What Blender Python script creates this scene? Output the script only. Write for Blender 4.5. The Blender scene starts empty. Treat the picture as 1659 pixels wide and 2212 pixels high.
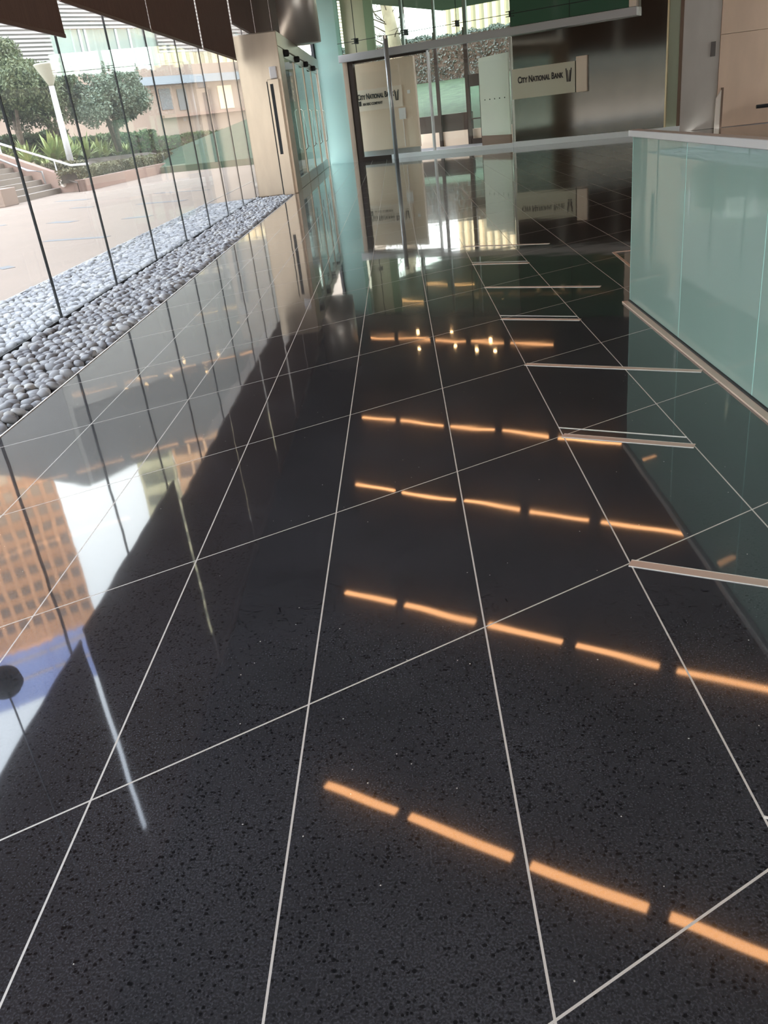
import bpy, bmesh, math, random
from mathutils import Vector, Matrix, noise
random.seed(7)
C = bpy.context.scene.collection
SC = bpy.context.scene

# ------------------------------------------------------------------ camera
FPX = 1761.886
CAM = Vector((0, 0, 1.55))
FW = Vector((-0.05761217, 0.89837185, -0.43544100))
UP = Vector((0.09425743, 0.43911184, 0.89347430))
RT = Vector((0.99387946, 0.01043145, -0.10997641))
cd = bpy.data.cameras.new('camera'); cam = bpy.data.objects.new('camera', cd); C.objects.link(cam)
cd.sensor_fit = 'VERTICAL'; cd.sensor_height = 24.0; cd.lens = 24.0 * FPX / 2212.0
cd.clip_start = 0.05; cd.clip_end = 1500
m = Matrix.Identity(4)
for i in range(3):
    m[i][0] = RT[i]; m[i][1] = UP[i]; m[i][2] = -FW[i]; m[i][3] = CAM[i]
cam.matrix_world = m
SC.camera = cam

# ------------------------------------------------------------------ world, sun, exposure
vs = SC.view_settings
vs.view_transform = 'Standard'; vs.look = 'None'; vs.gamma = 1.0; vs.use_curve_mapping = False
vs.exposure = 0.0
W = bpy.data.worlds.new('world'); SC.world = W; W.use_nodes = True
nt = W.node_tree; nt.nodes.clear()
out = nt.nodes.new('ShaderNodeOutputWorld'); bg = nt.nodes.new('ShaderNodeBackground')
geo = nt.nodes.new('ShaderNodeTexCoord'); sep = nt.nodes.new('ShaderNodeSeparateXYZ')
rmp = nt.nodes.new('ShaderNodeValToRGB')
e = rmp.color_ramp.elements
e[0].position = 0.0; e[0].color = (0.80, 0.86, 0.86, 1)
e[1].position = 0.8; e[1].color = (0.85, 0.98, 1.25, 1)
x = e.new(0.3); x.color = (0.95, 0.98, 1.0, 1)
nt.links.new(geo.outputs['Generated'], sep.inputs[0]); nt.links.new(sep.outputs['Z'], rmp.inputs[0])
nt.links.new(rmp.outputs[0], bg.inputs[0]); bg.inputs[1].default_value = 7.2
nt.links.new(bg.outputs[0], out.inputs[0])
sun_d = bpy.data.lights.new('sun', 'SUN'); sun_d.energy = 10.0; sun_d.color = (1.0, 0.72, 0.45); sun_d.angle = math.radians(0.6)
sun = bpy.data.objects.new('sun', sun_d); C.objects.link(sun)
sun.rotation_euler = Vector((-0.50, 0.85, -0.215)).to_track_quat('-Z', 'Y').to_euler()
sun.location = (40, -60, 60)

# ------------------------------------------------------------------ pixel helpers (camera solved from the tile grid)
def ray(px, py): return FW + RT * ((px - 829.5) / FPX) + UP * ((1106 - py) / FPX)
def flo(px, py, z=0.0):
    d = ray(px, py); return CAM + d * ((z - CAM.z) / d.z)
def vpl(px, py, A, B):
    n = Vector((-(B[1] - A[1]), B[0] - A[0])); d = ray(px, py)
    t = (n.x * (A[0] - CAM.x) + n.y * (A[1] - CAM.y)) / (n.x * d.x + n.y * d.y)
    return CAM + d * t
WA = math.radians(-28)
W0 = Vector((4.16, 31.8, 0)); WD = Vector((math.cos(WA), math.sin(WA), 0)); WN = Vector((-WD.y, WD.x, 0))   # WN points away from the lobby
def wpt(s, n, z): return W0 + WD * s + WN * n + Vector((0, 0, z))
def wsz(px, py, off=0.0):
    A = W0 + WN * off; P = vpl(px, py, A, A + WD); return (P - A).dot(WD), P.z

# ------------------------------------------------------------------ materials
def mat(name): 
    M = bpy.data.materials.new(name); M.use_nodes = True; return M
def nd(M, t, **k):
    n = M.node_tree.nodes.new(t)
    for a, b in k.items(): setattr(n, a, b)
    return n
def lk(M, a, b): M.node_tree.links.new(a, b)
def pbr(name, col, rough=0.5, metal=0.0, var=0.0, scale=5.0, bump=0.0, spec=None, emit=None, es=0.0, col2=None, stretch=None):
    M = mat(name); b = M.node_tree.nodes['Principled BSDF']
    b.inputs['Roughness'].default_value = rough; b.inputs['Metallic'].default_value = metal
    b.inputs['Base Color'].default_value = (*col, 1)
    if spec is not None: b.inputs['Specular IOR Level'].default_value = spec
    if emit: b.inputs['Emission Color'].default_value = (*emit, 1); b.inputs['Emission Strength'].default_value = es
    if var or bump:
        g = nd(M, 'ShaderNodeNewGeometry'); mp = nd(M, 'ShaderNodeMapping'); n = nd(M, 'ShaderNodeTexNoise')
        if stretch: mp.inputs['Scale'].default_value = stretch
        lk(M, g.outputs['Position'], mp.inputs[0]); lk(M, mp.outputs[0], n.inputs['Vector'])
        n.inputs['Scale'].default_value = scale; n.inputs['Detail'].default_value = 5
        if var:
            r = nd(M, 'ShaderNodeValToRGB'); lk(M, n.outputs['Fac'], r.inputs[0])
            r.color_ramp.elements[0].position = 0.3; r.color_ramp.elements[1].position = 0.7
            c2 = col2 or tuple(min(1, c * (1 + var)) for c in col); c1 = tuple(c * (1 - var) for c in col) if not col2 else col
            r.color_ramp.elements[0].color = (*c1, 1); r.color_ramp.elements[1].color = (*c2, 1)
            lk(M, r.outputs[0], b.inputs['Base Color'])
        if bump:
            bp = nd(M, 'ShaderNodeBump'); bp.inputs['Strength'].default_value = bump; bp.inputs['Distance'].default_value = 0.02
            lk(M, n.outputs['Fac'], bp.inputs['Height']); lk(M, bp.outputs[0], b.inputs['Normal'])
    return M
def glass(name, tint, ior=1.5, haze=0.0, hazecol=(0.7, 0.75, 0.75), rough=0.0, boost=1.0):
    """thin architectural glass: tinted see-through plus a Fresnel mirror"""
    M = mat(name); M.node_tree.nodes.clear()
    o = nd(M, 'ShaderNodeOutputMaterial'); t = nd(M, 'ShaderNodeBsdfTransparent'); t.inputs[0].default_value = (*tint, 1)
    gl = nd(M, 'ShaderNodeBsdfGlossy'); gl.inputs['Roughness'].default_value = rough
    g = nd(M, 'ShaderNodeNewGeometry'); dt = nd(M, 'ShaderNodeVectorMath', operation='DOT_PRODUCT')
    lk(M, g.outputs['Normal'], dt.inputs[0]); lk(M, g.outputs['Incoming'], dt.inputs[1])
    f0 = ((ior - 1) / (ior + 1)) ** 2 * boost
    ab = nd(M, 'ShaderNodeMath', operation='ABSOLUTE'); lk(M, dt.outputs['Value'], ab.inputs[0])
    om = nd(M, 'ShaderNodeMath', operation='SUBTRACT'); om.inputs[0].default_value = 1.0; lk(M, ab.outputs[0], om.inputs[1])
    pw = nd(M, 'ShaderNodeMath', operation='POWER'); pw.inputs[1].default_value = 5.0; lk(M, om.outputs[0], pw.inputs[0])
    mu = nd(M, 'ShaderNodeMath', operation='MULTIPLY_ADD'); mu.inputs[1].default_value = 1 - f0; mu.inputs[2].default_value = f0; mu.use_clamp = True
    lk(M, pw.outputs[0], mu.inputs[0])
    mx = nd(M, 'ShaderNodeMixShader'); lk(M, mu.outputs[0], mx.inputs[0])
    src = t.outputs[0]
    if haze:
        df = nd(M, 'ShaderNodeBsdfDiffuse'); df.inputs[0].default_value = (*hazecol, 1)
        tl = nd(M, 'ShaderNodeBsdfTranslucent'); tl.inputs[0].default_value = (*hazecol, 1)
        m0 = nd(M, 'ShaderNodeMixShader'); m0.inputs[0].default_value = 0.5; lk(M, df.outputs[0], m0.inputs[1]); lk(M, tl.outputs[0], m0.inputs[2])
        m1 = nd(M, 'ShaderNodeMixShader'); m1.inputs[0].default_value = haze
        lk(M, t.outputs[0], m1.inputs[1]); lk(M, m0.outputs[0], m1.inputs[2]); src = m1.outputs[0]
    lk(M, src, mx.inputs[1]); lk(M, gl.outputs[0], mx.inputs[2]); lk(M, mx.outputs[0], o.inputs[0])
    return M

GX0, GSX = -0.418, 0.5583        # long joints: x = GX0 + i*GSX
GY0, GST = -0.67, 1.302          # skew joints: y = GY0 + j*GST + tan(30.15 deg)*(x-GX0)
TANT = math.tan(math.radians(30.146))
def floor_mat():
    M = mat('polished_black_stone'); b = M.node_tree.nodes['Principled BSDF']
    g = nd(M, 'ShaderNodeNewGeometry'); s = nd(M, 'ShaderNodeSeparateXYZ'); lk(M, g.outputs['Position'], s.inputs[0])
    def mth(op, a, b_=None, c=None):
        n = nd(M, 'ShaderNodeMath', operation=op)
        for i, v in enumerate((a, b_, c)):
            if v is None: continue
            if isinstance(v, (int, float)): n.inputs[i].default_value = v
            else: lk(M, v, n.inputs[i])
        return n.outputs[0]
    X, Y = s.outputs['X'], s.outputs['Y']
    xr = mth('SUBTRACT', X, GX0)
    u = mth('DIVIDE', xr, GSX); du = mth('MULTIPLY', mth('ABSOLUTE', mth('SUBTRACT', mth('FRACT', mth('ADD', u, 0.5)), 0.5)), GSX)
    v = mth('DIVIDE', mth('SUBTRACT', mth('SUBTRACT', Y, GY0), mth('MULTIPLY', xr, TANT)), GST)
    dv = mth('MULTIPLY', mth('ABSOLUTE', mth('SUBTRACT', mth('FRACT', mth('ADD', v, 0.5)), 0.5)), GST * math.cos(math.radians(30.146)))
    gm = mth('MAXIMUM', mth('LESS_THAN', du, 0.0029), mth('LESS_THAN', dv, 0.0029))
    # granules
    vo = nd(M, 'ShaderNodeTexVoronoi'); vo.inputs['Scale'].default_value = 105; lk(M, g.outputs['Position'], vo.inputs['Vector'])
    no = nd(M, 'ShaderNodeTexNoise'); no.inputs['Scale'].default_value = 190; no.inputs['Detail'].default_value = 4; lk(M, g.outputs['Position'], no.inputs['Vector'])
    n2 = nd(M, 'ShaderNodeTexNoise'); n2.inputs['Scale'].default_value = 1.7; n2.inputs['Detail'].default_value = 6; lk(M, g.outputs['Position'], n2.inputs['Vector'])
    n3 = nd(M, 'ShaderNodeTexNoise'); n3.inputs['Scale'].default_value = 88; n3.inputs['Detail'].default_value = 4; n3.inputs['Roughness'].default_value = 0.6; lk(M, g.outputs['Position'], n3.inputs['Vector'])
    vo.inputs['Scale'].default_value = 84
    sv = nd(M, 'ShaderNodeSeparateColor'); lk(M, vo.outputs['Color'], sv.inputs[0])
    wob = mth('MULTIPLY', mth('SUBTRACT', n3.outputs['Fac'], 0.5), 0.55)
    dd_ = mth('ADD', mth('SUBTRACT', vo.outputs['Distance'], mth('MULTIPLY_ADD', sv.outputs[1], 0.44, -0.06)), wob)
    r1 = nd(M, 'ShaderNodeMapRange'); r1.inputs['From Min'].default_value = -0.04; r1.inputs['From Max'].default_value = 0.10; lk(M, dd_, r1.inputs['Value'])
    r2 = nd(M, 'ShaderNodeValToRGB'); lk(M, no.outputs['Fac'], r2.inputs[0])
    el = r2.color_ramp.elements; el[0].position = 0.32; el[0].color = (0.014, 0.0135, 0.015, 1); el[1].position = 0.72; el[1].color = (0.052, 0.051, 0.058, 1)
    big = mth('MULTIPLY_ADD', n2.outputs['Fac'], 0.9, 0.55)
    mb_ = nd(M, 'ShaderNodeMix', data_type='RGBA', blend_type='MULTIPLY'); mb_.inputs[0].default_value = 1.0; lk(M, r2.outputs[0], mb_.inputs[6])
    cb = nd(M, 'ShaderNodeCombineColor'); lk(M, big, cb.inputs[0]); lk(M, big, cb.inputs[1]); lk(M, big, cb.inputs[2]); lk(M, cb.outputs[0], mb_.inputs[7])
    mx = nd(M, 'ShaderNodeMix', data_type='RGBA'); lk(M, r1.outputs[0], mx.inputs[0]); mx.inputs[6].default_value = (0.006, 0.006, 0.007, 1); lk(M, mb_.outputs[2], mx.inputs[7])
    # sparse pale chips
    v2 = nd(M, 'ShaderNodeTexVoronoi'); v2.inputs['Scale'].default_value = 26; lk(M, g.outputs['Position'], v2.inputs['Vector'])
    sc_ = nd(M, 'ShaderNodeSeparateColor'); lk(M, v2.outputs['Color'], sc_.inputs[0])
    chip = mth('MULTIPLY', mth('LESS_THAN', v2.outputs['Distance'], 0.055), mth('GREATER_THAN', sc_.outputs[0], 0.86))
    m2 = nd(M, 'ShaderNodeMix', data_type='RGBA'); lk(M, chip, m2.inputs[0]); lk(M, mx.outputs[2], m2.inputs[6]); m2.inputs[7].default_value = (0.45, 0.42, 0.38, 1)
    m3 = nd(M, 'ShaderNodeMix', data_type='RGBA'); lk(M, gm, m3.inputs[0]); lk(M, m2.outputs[2], m3.inputs[6]); m3.inputs[7].default_value = (0.46, 0.42, 0.38, 1)
    lk(M, m3.outputs[2], b.inputs['Base Color'])
    ro = mth('MULTIPLY_ADD', n2.outputs['Fac'], 0.04, 0.014)
    lk(M, mth('MAXIMUM', ro, mth('MULTIPLY', gm, 0.55)), b.inputs['Roughness'])
    b.inputs['IOR'].default_value = 1.80
    b.inputs['Coat Weight'].default_value = 0.22; b.inputs['Coat Roughness'].default_value = 0.13; b.inputs['Coat IOR'].default_value = 1.5
    bp = nd(M, 'ShaderNodeBump'); bp.inputs['Strength'].default_value = 0.035; bp.inputs['Distance'].default_value = 0.02
    n4 = nd(M, 'ShaderNodeTexNoise'); n4.inputs['Scale'].default_value = 2.4; n4.inputs['Detail'].default_value = 1; lk(M, g.outputs['Position'], n4.inputs['Vector'])
    lk(M, n4.outputs['Fac'], bp.inputs['Height']); lk(M, bp.outputs[0], b.inputs['Normal'])
    return M
M_FLOOR = floor_mat()
M_STEEL = pbr('brushed_steel', (0.56, 0.53, 0.49), 0.28, 1.0, var=0.08, scale=3, stretch=(1, 1, 30))
M_STEELW = pbr('steel_wall_cladding', (0.25, 0.25, 0.222), 0.09, 1.0, var=0.04, scale=1.2, stretch=(2, 2, 3))
M_STEELB = pbr('beige_steel_casing', (0.47, 0.38, 0.30), 0.30, 0.85, var=0.05, scale=1.5, stretch=(4, 4, 1))
M_STRIP = pbr('inlay_steel', (0.66, 0.50, 0.42), 0.42, 0.6)
M_LINE = pbr('inlay_edge', (0.75, 0.72, 0.68), 0.4, 0.3)
M_WHITE = pbr('white_painted_metal', (0.90, 0.90, 0.93), 0.3)
M_BAND = pbr('grey_painted_steel', (0.50, 0.50, 0.51), 0.30, 0.4)
M_DARK = pbr('dark_bronze', (0.035, 0.022, 0.017), 0.35, 0.2)
M_BLACK = pbr('black_gasket', (0.010, 0.012, 0.014), 0.6)
M_BLIND = pbr('brown_blind_fabric', (0.16, 0.105, 0.088), 0.85, var=0.14, scale=6, stretch=(8, 8, 0.6))
M_BLINDB = pbr('blind_bottom_bar', (0.13, 0.075, 0.062), 0.5)
M_CEIL = pbr('dark_ceiling', (0.12, 0.112, 0.105), 0.7, var=0.2, scale=0.4)
M_CONC = pbr('grey_concrete', (0.58, 0.52, 0.47), 0.7, var=0.13, scale=1.0, bump=0.1, stretch=(1, 1, 0.35))
M_CONCP = pbr('warm_stone', (0.78, 0.56, 0.41), 0.6, var=0.13, scale=0.9, bump=0.1, stretch=(1, 1, 0.35))
M_CREAM = pbr('cream_panel', (0.82, 0.66, 0.53), 0.5, var=0.03, scale=1)
M_SIGN = pbr('pale_sign_face', (0.88, 0.76, 0.66), 0.35)
M_SIGN2 = pbr('frosted_sign_glass', (0.62, 0.58, 0.46), 0.12)
M_INK = pbr('dark_lettering', (0.03, 0.025, 0.025), 0.5)
M_GREENP = pbr('dark_green_glass', (0.06, 0.13, 0.085), 0.08)
M_PALEG = pbr('pale_green_jamb', (0.42, 0.45, 0.33), 0.4)
M_GOLD = pbr('pale_gold_trim', (0.75, 0.62, 0.40), 0.3, 0.5)
M_BROWN = pbr('brown_trim', (0.20, 0.12, 0.08), 0.5)
M_LAWN = pbr('lawn', (0.045, 0.075, 0.033), 0.9, var=0.3, scale=2, bump=0.3)
M_LEAF = pbr('leaf', (0.09, 0.13, 0.05), 0.6, var=0.5, scale=1.6, col2=(0.21, 0.22, 0.11))
M_HEDGE = pbr('hedge_leaf', (0.05, 0.10, 0.03), 0.7, var=0.5, scale=1.5, col2=(0.17, 0.20, 0.07))
M_HEDGE2 = pbr('brown_hedge_leaf', (0.12, 0.10, 0.05), 0.7, var=0.5, scale=1.5, col2=(0.24, 0.22, 0.11))
M_FERN = pbr('fern_leaf', (0.17, 0.24, 0.07), 0.6, var=0.5, scale=1.5, col2=(0.42, 0.44, 0.16))
M_BARK = pbr('bark', (0.16, 0.12, 0.09), 0.9, var=0.3, scale=8)
M_PLAZA = pbr('plaza_concrete', (0.265, 0.192, 0.140), 0.7, var=0.06, scale=0.3)
M_PLAZA2 = pbr('dark_grey_matte', (0.19, 0.19, 0.19), 0.7)
M_PINK = pbr('pink_plaster', (0.38, 0.245, 0.19), 0.8, var=0.05, scale=0.7)
M_PINK2 = pbr('beige_facade', (0.38, 0.28, 0.22), 0.8, var=0.06, scale=0.3)
M_STEP = pbr('stair_stone', (0.26, 0.21, 0.165), 0.8, var=0.06, scale=1)
M_RIB = pbr('ribbed_cladding', (0.42, 0.40, 0.375), 0.5, 0.0)
M_RIBD = pbr('cladding_backing', (0.19, 0.18, 0.17), 0.7)
M_SOIL = pbr('soil', (0.10, 0.07, 0.05), 0.95, var=0.3, scale=4)
M_PAVE = pbr('grey_paving', (0.34, 0.34, 0.35), 0.7, var=0.1, scale=0.6)
def pebble_mat():
    M = pbr('river_pebble', (0.3, 0.3, 0.32), 0.55, spec=0.35); b = M.node_tree.nodes['Principled BSDF']
    g = nd(M, 'ShaderNodeNewGeometry'); n = nd(M, 'ShaderNodeTexVoronoi'); n.inputs['Scale'].default_value = 7.5
    lk(M, g.outputs['Position'], n.inputs['Vector'])
    s = nd(M, 'ShaderNodeSeparateColor'); lk(M, n.outputs['Color'], s.inputs[0])
    r = nd(M, 'ShaderNodeValToRGB'); lk(M, s.outputs[0], r.inputs[0]); r.color_ramp.elements[0].color = (0.18, 0.178, 0.188, 1); r.color_ramp.elements[1].color = (0.38, 0.365, 0.345, 1)
    x = r.color_ramp.elements.new(0.6); x.color = (0.275, 0.27, 0.275, 1)
    lk(M, r.outputs[0], b.inputs['Base Color']); return M
M_PEB = pebble_mat()
M_GLASSW = glass('clear_facade_glass', (0.94, 0.95, 0.93), 1.38, haze=0.03)
M_GLASSN = glass('lobby_end_glass', (0.96, 0.96, 0.93), 1.45)
M_GLASSU = glass('green_tint_glass', (0.86, 0.93, 0.87), 1.45)
M_DOORG = glass('door_glass', (0.80, 0.90, 0.86), 1.5, haze=0.05)
M_AQUA = glass('aqua_glass_wall', (0.50, 0.66, 0.62), 1.5, haze=0.85, hazecol=(0.45, 0.62, 0.585))
M_RAILG = glass('frosted_rail_glass', (0.45, 0.60, 0.56), 1.55, haze=0.93, hazecol=(0.46, 0.62, 0.57), boost=1.5)
M_EDGE = pbr('glass_edge', (0.50, 0.82, 0.76), 0.2)
M_LAMP = pbr('warm_tube', (1, 0.8, 0.6), 0.5, emit=(1.0, 0.47, 0.19), es=10.0)
M_SPOT = pbr('warm_spot', (1, 0.8, 0.6), 0.5, emit=(1.0, 0.62, 0.28), es=60.0)
M_WARMW = pbr('lit_window', (0.8, 0.65, 0.45), 0.4, emit=(1.0, 0.70, 0.40), es=0.5)

# ------------------------------------------------------------------ builders
def tag(o, label=None, cat=None, group=None, kind=None):
    if label: o['label'] = label
    if cat: o['category'] = cat
    if group: o['group'] = group
    if kind: o['kind'] = kind
    return o
def thing(name, label, cat, loc=(0, 0, 0), group=None):
    o = bpy.data.objects.new(name, None); C.objects.link(o); o.location = loc; o.empty_display_size = 0.1
    return tag(o, label, cat, group)
def wloc(o):
    v = Vector(o.location); p = o.parent
    while p: v += Vector(p.location); p = p.parent
    return v
class MB:
    def __init__(s): s.bm = bmesh.new()
    def hexa(s, P, bevel=0.0):
        """8 points: bottom loop then top loop"""
        v = [s.bm.verts.new(p) for p in P]
        fs = [(0, 3, 2, 1), (4, 5, 6, 7), (0, 1, 5, 4), (1, 2, 6, 5), (2, 3, 7, 6), (3, 0, 4, 7)]
        F = [s.bm.faces.new([v[i] for i in f]) for f in fs]
        if bevel:
            E = list({e for f in F for e in f.edges}); bmesh.ops.bevel(s.bm, geom=E, offset=bevel, segments=2, affect='EDGES', profile=0.5)
        return s
    def box(s, a, b, bevel=0.0):
        x0, y0, z0 = a; x1, y1, z1 = b
        return s.hexa([(x0, y0, z0), (x1, y0, z0), (x1, y1, z0), (x0, y1, z0), (x0, y0, z1), (x1, y0, z1), (x1, y1, z1), (x0, y1, z1)], bevel)
    def fbox(s, O, D, s0, s1, n0, n1, z0, z1, bevel=0.0):
        """box in a frame: origin O, unit direction D along, N = D rotated 90 deg"""
        N = Vector((-D.y, D.x, 0))
        f = lambda a, n, z: Vector(O) + D * a + N * n + Vector((0, 0, z))
        return s.hexa([f(s0, n0, z0), f(s1, n0, z0), f(s1, n1, z0), f(s0, n1, z0), f(s0, n0, z1), f(s1, n0, z1), f(s1, n1, z1), f(s0, n1, z1)], bevel)
    def wall(s, s0, s1, n0, n1, z0, z1, bevel=0.0): return s.fbox(W0, WD, s0, s1, n0, n1, z0, z1, bevel)
    def tube(s, pts, r, seg=10, r2=None):
        pts = [Vector(p) for p in pts]; rings = []
        for i, p in enumerate(pts):
            d = (pts[min(i + 1, len(pts) - 1)] - pts[max(i - 1, 0)]).normalized()
            a = d.orthogonal().normalized() if abs(d.z) < 0.999 else Vector((1, 0, 0))
            b = d.cross(a); rr = r if r2 is None else r + (r2 - r) * i / max(1, len(pts) - 1)
            rings.append([s.bm.verts.new(p + (a * math.cos(t) + b * math.sin(t)) * rr) for t in [2 * math.pi * k / seg for k in range(seg)]])
        for A, B in zip(rings, rings[1:]):
            # best alignment offset
            o = min(range(seg), key=lambda k: (A[0].co - B[k].co).length)
            for k in range(seg): s.bm.faces.new([A[k], A[(k + 1) % seg], B[(k + 1 + o) % seg], B[(k + o) % seg]])
        s.bm.faces.new(rings[0][::-1]); s.bm.faces.new(rings[-1]); return s
    def lathe(s, c, prof, seg=24):
        c = Vector(c); rings = []
        for r, z in prof: rings.append([s.bm.verts.new(c + Vector((r * math.cos(2 * math.pi * k / seg), r * math.sin(2 * math.pi * k / seg), z))) for k in range(seg)])
        for A, B in zip(rings, rings[1:]):
            for k in range(seg): s.bm.faces.new([A[k], A[(k + 1) % seg], B[(k + 1) % seg], B[k]])
        s.bm.faces.new(rings[0][::-1]); s.bm.faces.new(rings[-1]); return s
    def poly(s, P, z0, z1):
        n = len(P); a = [s.bm.verts.new((p[0], p[1], z0)) for p in P]; b = [s.bm.verts.new((p[0], p[1], z1)) for p in P]
        s.bm.faces.new(a[::-1]); s.bm.faces.new(b)
        for i in range(n): s.bm.faces.new([a[i], a[(i + 1) % n], b[(i + 1) % n], b[i]])
        return s
    def build(s, name, m, parent=None, smooth=False, **k):
        bmesh.ops.recalc_face_normals(s.bm, faces=s.bm.faces)
        me = bpy.data.meshes.new(name); o = bpy.data.objects.new(name, me); C.objects.link(o)
        if parent: o.parent = parent; off = wloc(parent)
        else:
            vs_ = [v.co for v in s.bm.verts]
            off = Vector(((min(v.x for v in vs_) + max(v.x for v in vs_)) / 2, (min(v.y for v in vs_) + max(v.y for v in vs_)) / 2, min(v.z for v in vs_)))
            o.location = off
        bmesh.ops.translate(s.bm, verts=s.bm.verts, vec=-off)
        s.bm.to_mesh(me); s.bm.free(); me.materials.append(m)
        if smooth:
            for p in me.polygons: p.use_smooth = True
        return tag(o, **k)
def mesh_obj(name, V, F, m, parent=None, smooth=False, **k):
    off = wloc(parent) if parent else Vector((0, 0, 0))
    me = bpy.data.meshes.new(name); me.from_pydata([tuple(Vector(v) - off) for v in V], [], F); me.update()
    o = bpy.data.objects.new(name, me); C.objects.link(o); me.materials.append(m)
    if parent: o.parent = parent
    if smooth: me.polygons.foreach_set('use_smooth', [True] * len(me.polygons))
    return tag(o, **k)
def struct(name, mb, m, **k): return mb.build(name, m, kind='structure', **k)

# ================================================================== SETTING
GX = -3.67                       # glass wall plane
BX = -2.65                       # edge of the black floor
CZ = 5.95                        # ceiling height
wl = lambda x: W0.y + (x - W0.x) * math.tan(WA)      # y of the end wall at x
struct('wall_right', MB().box((15, -10.3, 0), (15.3, wl(15) , CZ)), M_PINK2)
struct('floor', MB().poly([(BX, -10), (15, -10), (15, wl(15) - 0.0), (BX, wl(BX))], -0.12, 0.0), M_FLOOR)
struct('trim_1', MB().box((BX - 0.012, -9.9, -0.13), (BX - 0.001, 34.5, 0.004)), M_LINE)
# bed base under the pebbles
struct('floor_bed', MB().box((-5.02, -9.9, -0.20), (BX - 0.013, 34.5, -0.10)), M_SOIL)
# ceiling
struct('ceiling', MB().poly([(GX - 0.2, -10), (15, -10), (15, wl(15) + 1), (GX - 0.2, wl(GX) + 1)], CZ, CZ + 0.35), M_CEIL)
# unseen mass added above the lobby, sized to shade the plaza from the sun
struct('wall_shade_mass', MB().poly([(GX - 0.2, -170), (40, -170), (40, 12.5), (GX - 0.2, wl(GX) + 1)], CZ + 0.36, 48), M_PINK2)

struct('ceiling_outer_soffit', MB().wall(-9.5, 22, 1.0, 15.5, CZ + 0.12, CZ + 0.35), pbr('dark_green_soffit', (0.10, 0.115, 0.09), 0.6))
# steel inlay strips in the floor, running from one long joint towards the railing
SA = math.radians(-28); SD = Vector((math.cos(SA), math.sin(SA), 0)); XC = GX0 + 2 * GSX; XD = GX0 + 3 * GSX
n_tr = 2
for j in range(1, 9):
    y0 = GY0 + j * GST + TANT * 2 * GSX
    xe = XD if j % 2 else 1.655
    ln = (xe - XC) / SD.x
    struct('trim_%d' % n_tr, MB().fbox((XC, y0 + 0.0, 0), SD, 0.0, ln, -0.022, 0.020, -0.001, 0.0022), M_STRIP); n_tr += 1
    struct('trim_%d' % n_tr, MB().fbox((XC, y0, 0), SD, 0.0, ln, 0.0202, 0.0232, -0.001, 0.0026).fbox((XC, y0, 0), SD, 0, ln, -0.025, -0.0222, -0.001, 0.0026), M_LINE); n_tr += 1
    if j % 2:
        struct('trim_%d' % n_tr, MB().fbox((XC, y0 + 0.115, 0), SD, 0.0, ln, -0.003, 0.003, -0.001, 0.0026), M_LINE); n_tr += 1

ca_, cb_, cc_ = flo(1325, 545), flo(1364, 541), flo(1364, 577)
for p_, q_ in ((ca_, cb_), (ca_, cc_)):
    d_ = q_ - p_; l_ = d_.length; d_.normalize()
    struct('trim_%d' % n_tr, MB().fbox((p_.x, p_.y, 0), d_, 0, l_, -0.015, 0.015, -0.001, 0.0022), M_STRIP); n_tr += 1
# ---- left glass wall: one window per bay
ys = [-9.98, -7.05, -5.10, -3.15, -1.19, 0.76, 2.71, 4.66, 6.615, 8.57, 10.47, 12.40, 14.35, 16.30, 18.22, 20.18, 22.13, 24.08, 26.03, 27.98, 29.93, 31.88, 33.8]
k = 1
for a, b in zip(ys, ys[1:]):
    w = struct('window_%d' % k, MB().box((GX - 0.008, a + 0.008, -0.02), (GX + 0.008, b - 0.008, CZ)), M_GLASSW)
    MB().box((GX - 0.012, b - 0.008, -0.02), (GX + 0.012, b + 0.008, CZ)).build('silicone_joint', M_BLACK, w)
    MB().box((GX - 0.03, a, -0.10), (GX + 0.03, b, -0.021)).build('sill', M_BAND, w)
    MB().box((GX + 0.0085, a, -0.02), (GX + 0.02, b, 0.012)).build('gasket', M_BLACK, w)
    k += 1

# ---- end wall: band, base, mullions, windows
SL = wsz(713, 358)[0]            # left end of aqua glass
s_aq = -6.62
struct('wall_aqua_glass', MB().wall(SL, s_aq, -0.02, 0.02, 0, CZ), M_AQUA)
struct('trim_39', MB().wall(SL - 0.12, SL - 0.001, -0.12, 0.1, 0, CZ), M_BLACK)
struct('trim_40', MB().wall(s_aq, -6.42, -0.10, 0.08, 0, 3.7), M_STEELB)
wn = k
w = struct('window_%d' % wn, MB().wall(-6.2, -3.13, -0.01, 0.01, 0.17, 3.40), M_GLASSN); wn += 1
f = MB().wall(-6.415, -6.2, -0.07, 0.07, 0.0, 3.44).wall(-6.2, -3.08, -0.03, 0.06, 3.36, 3.44); f.build('window_frame', M_DARK, w)
MB().wall(-3.13, -3.08, -0.10, 0.06, 0.14, 3.42).build('mullion', M_WHITE, w)
w = struct('window_%d' % wn, MB().wall(-3.08, 0.0, -0.01, 0.01, 0.17, 3.40), M_GLASSN); wn += 1
MB().wall(-0.02, 0.04, -0.08, 0.05, 0.14, 3.42).build('mullion', M_STEEL, w)
struct('baseboard_end', MB().wall(-4.9, -0.0, -0.12, 0.05, 0.0, 0.15, 0.004), M_WHITE)
struct('baseboard_window_left', MB().wall(-6.2, -4.9, -0.12, 0.05, 0.0, 0.15, 0.004), M_DARK)
struct('baseboard_steel_wall', MB().wall(0.02, 5.62, -0.13, 0.0, 0.0, 0.18, 0.004), M_WHITE)
struct('wall_steel', MB().wall(0.05, 5.13, -0.02, 0.10, 0.18, CZ), M_STEELW)
struct('trim_41', MB().wall(5.13, 5.18, -0.06, 0.10, 0.18, CZ), M_GOLD)
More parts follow.
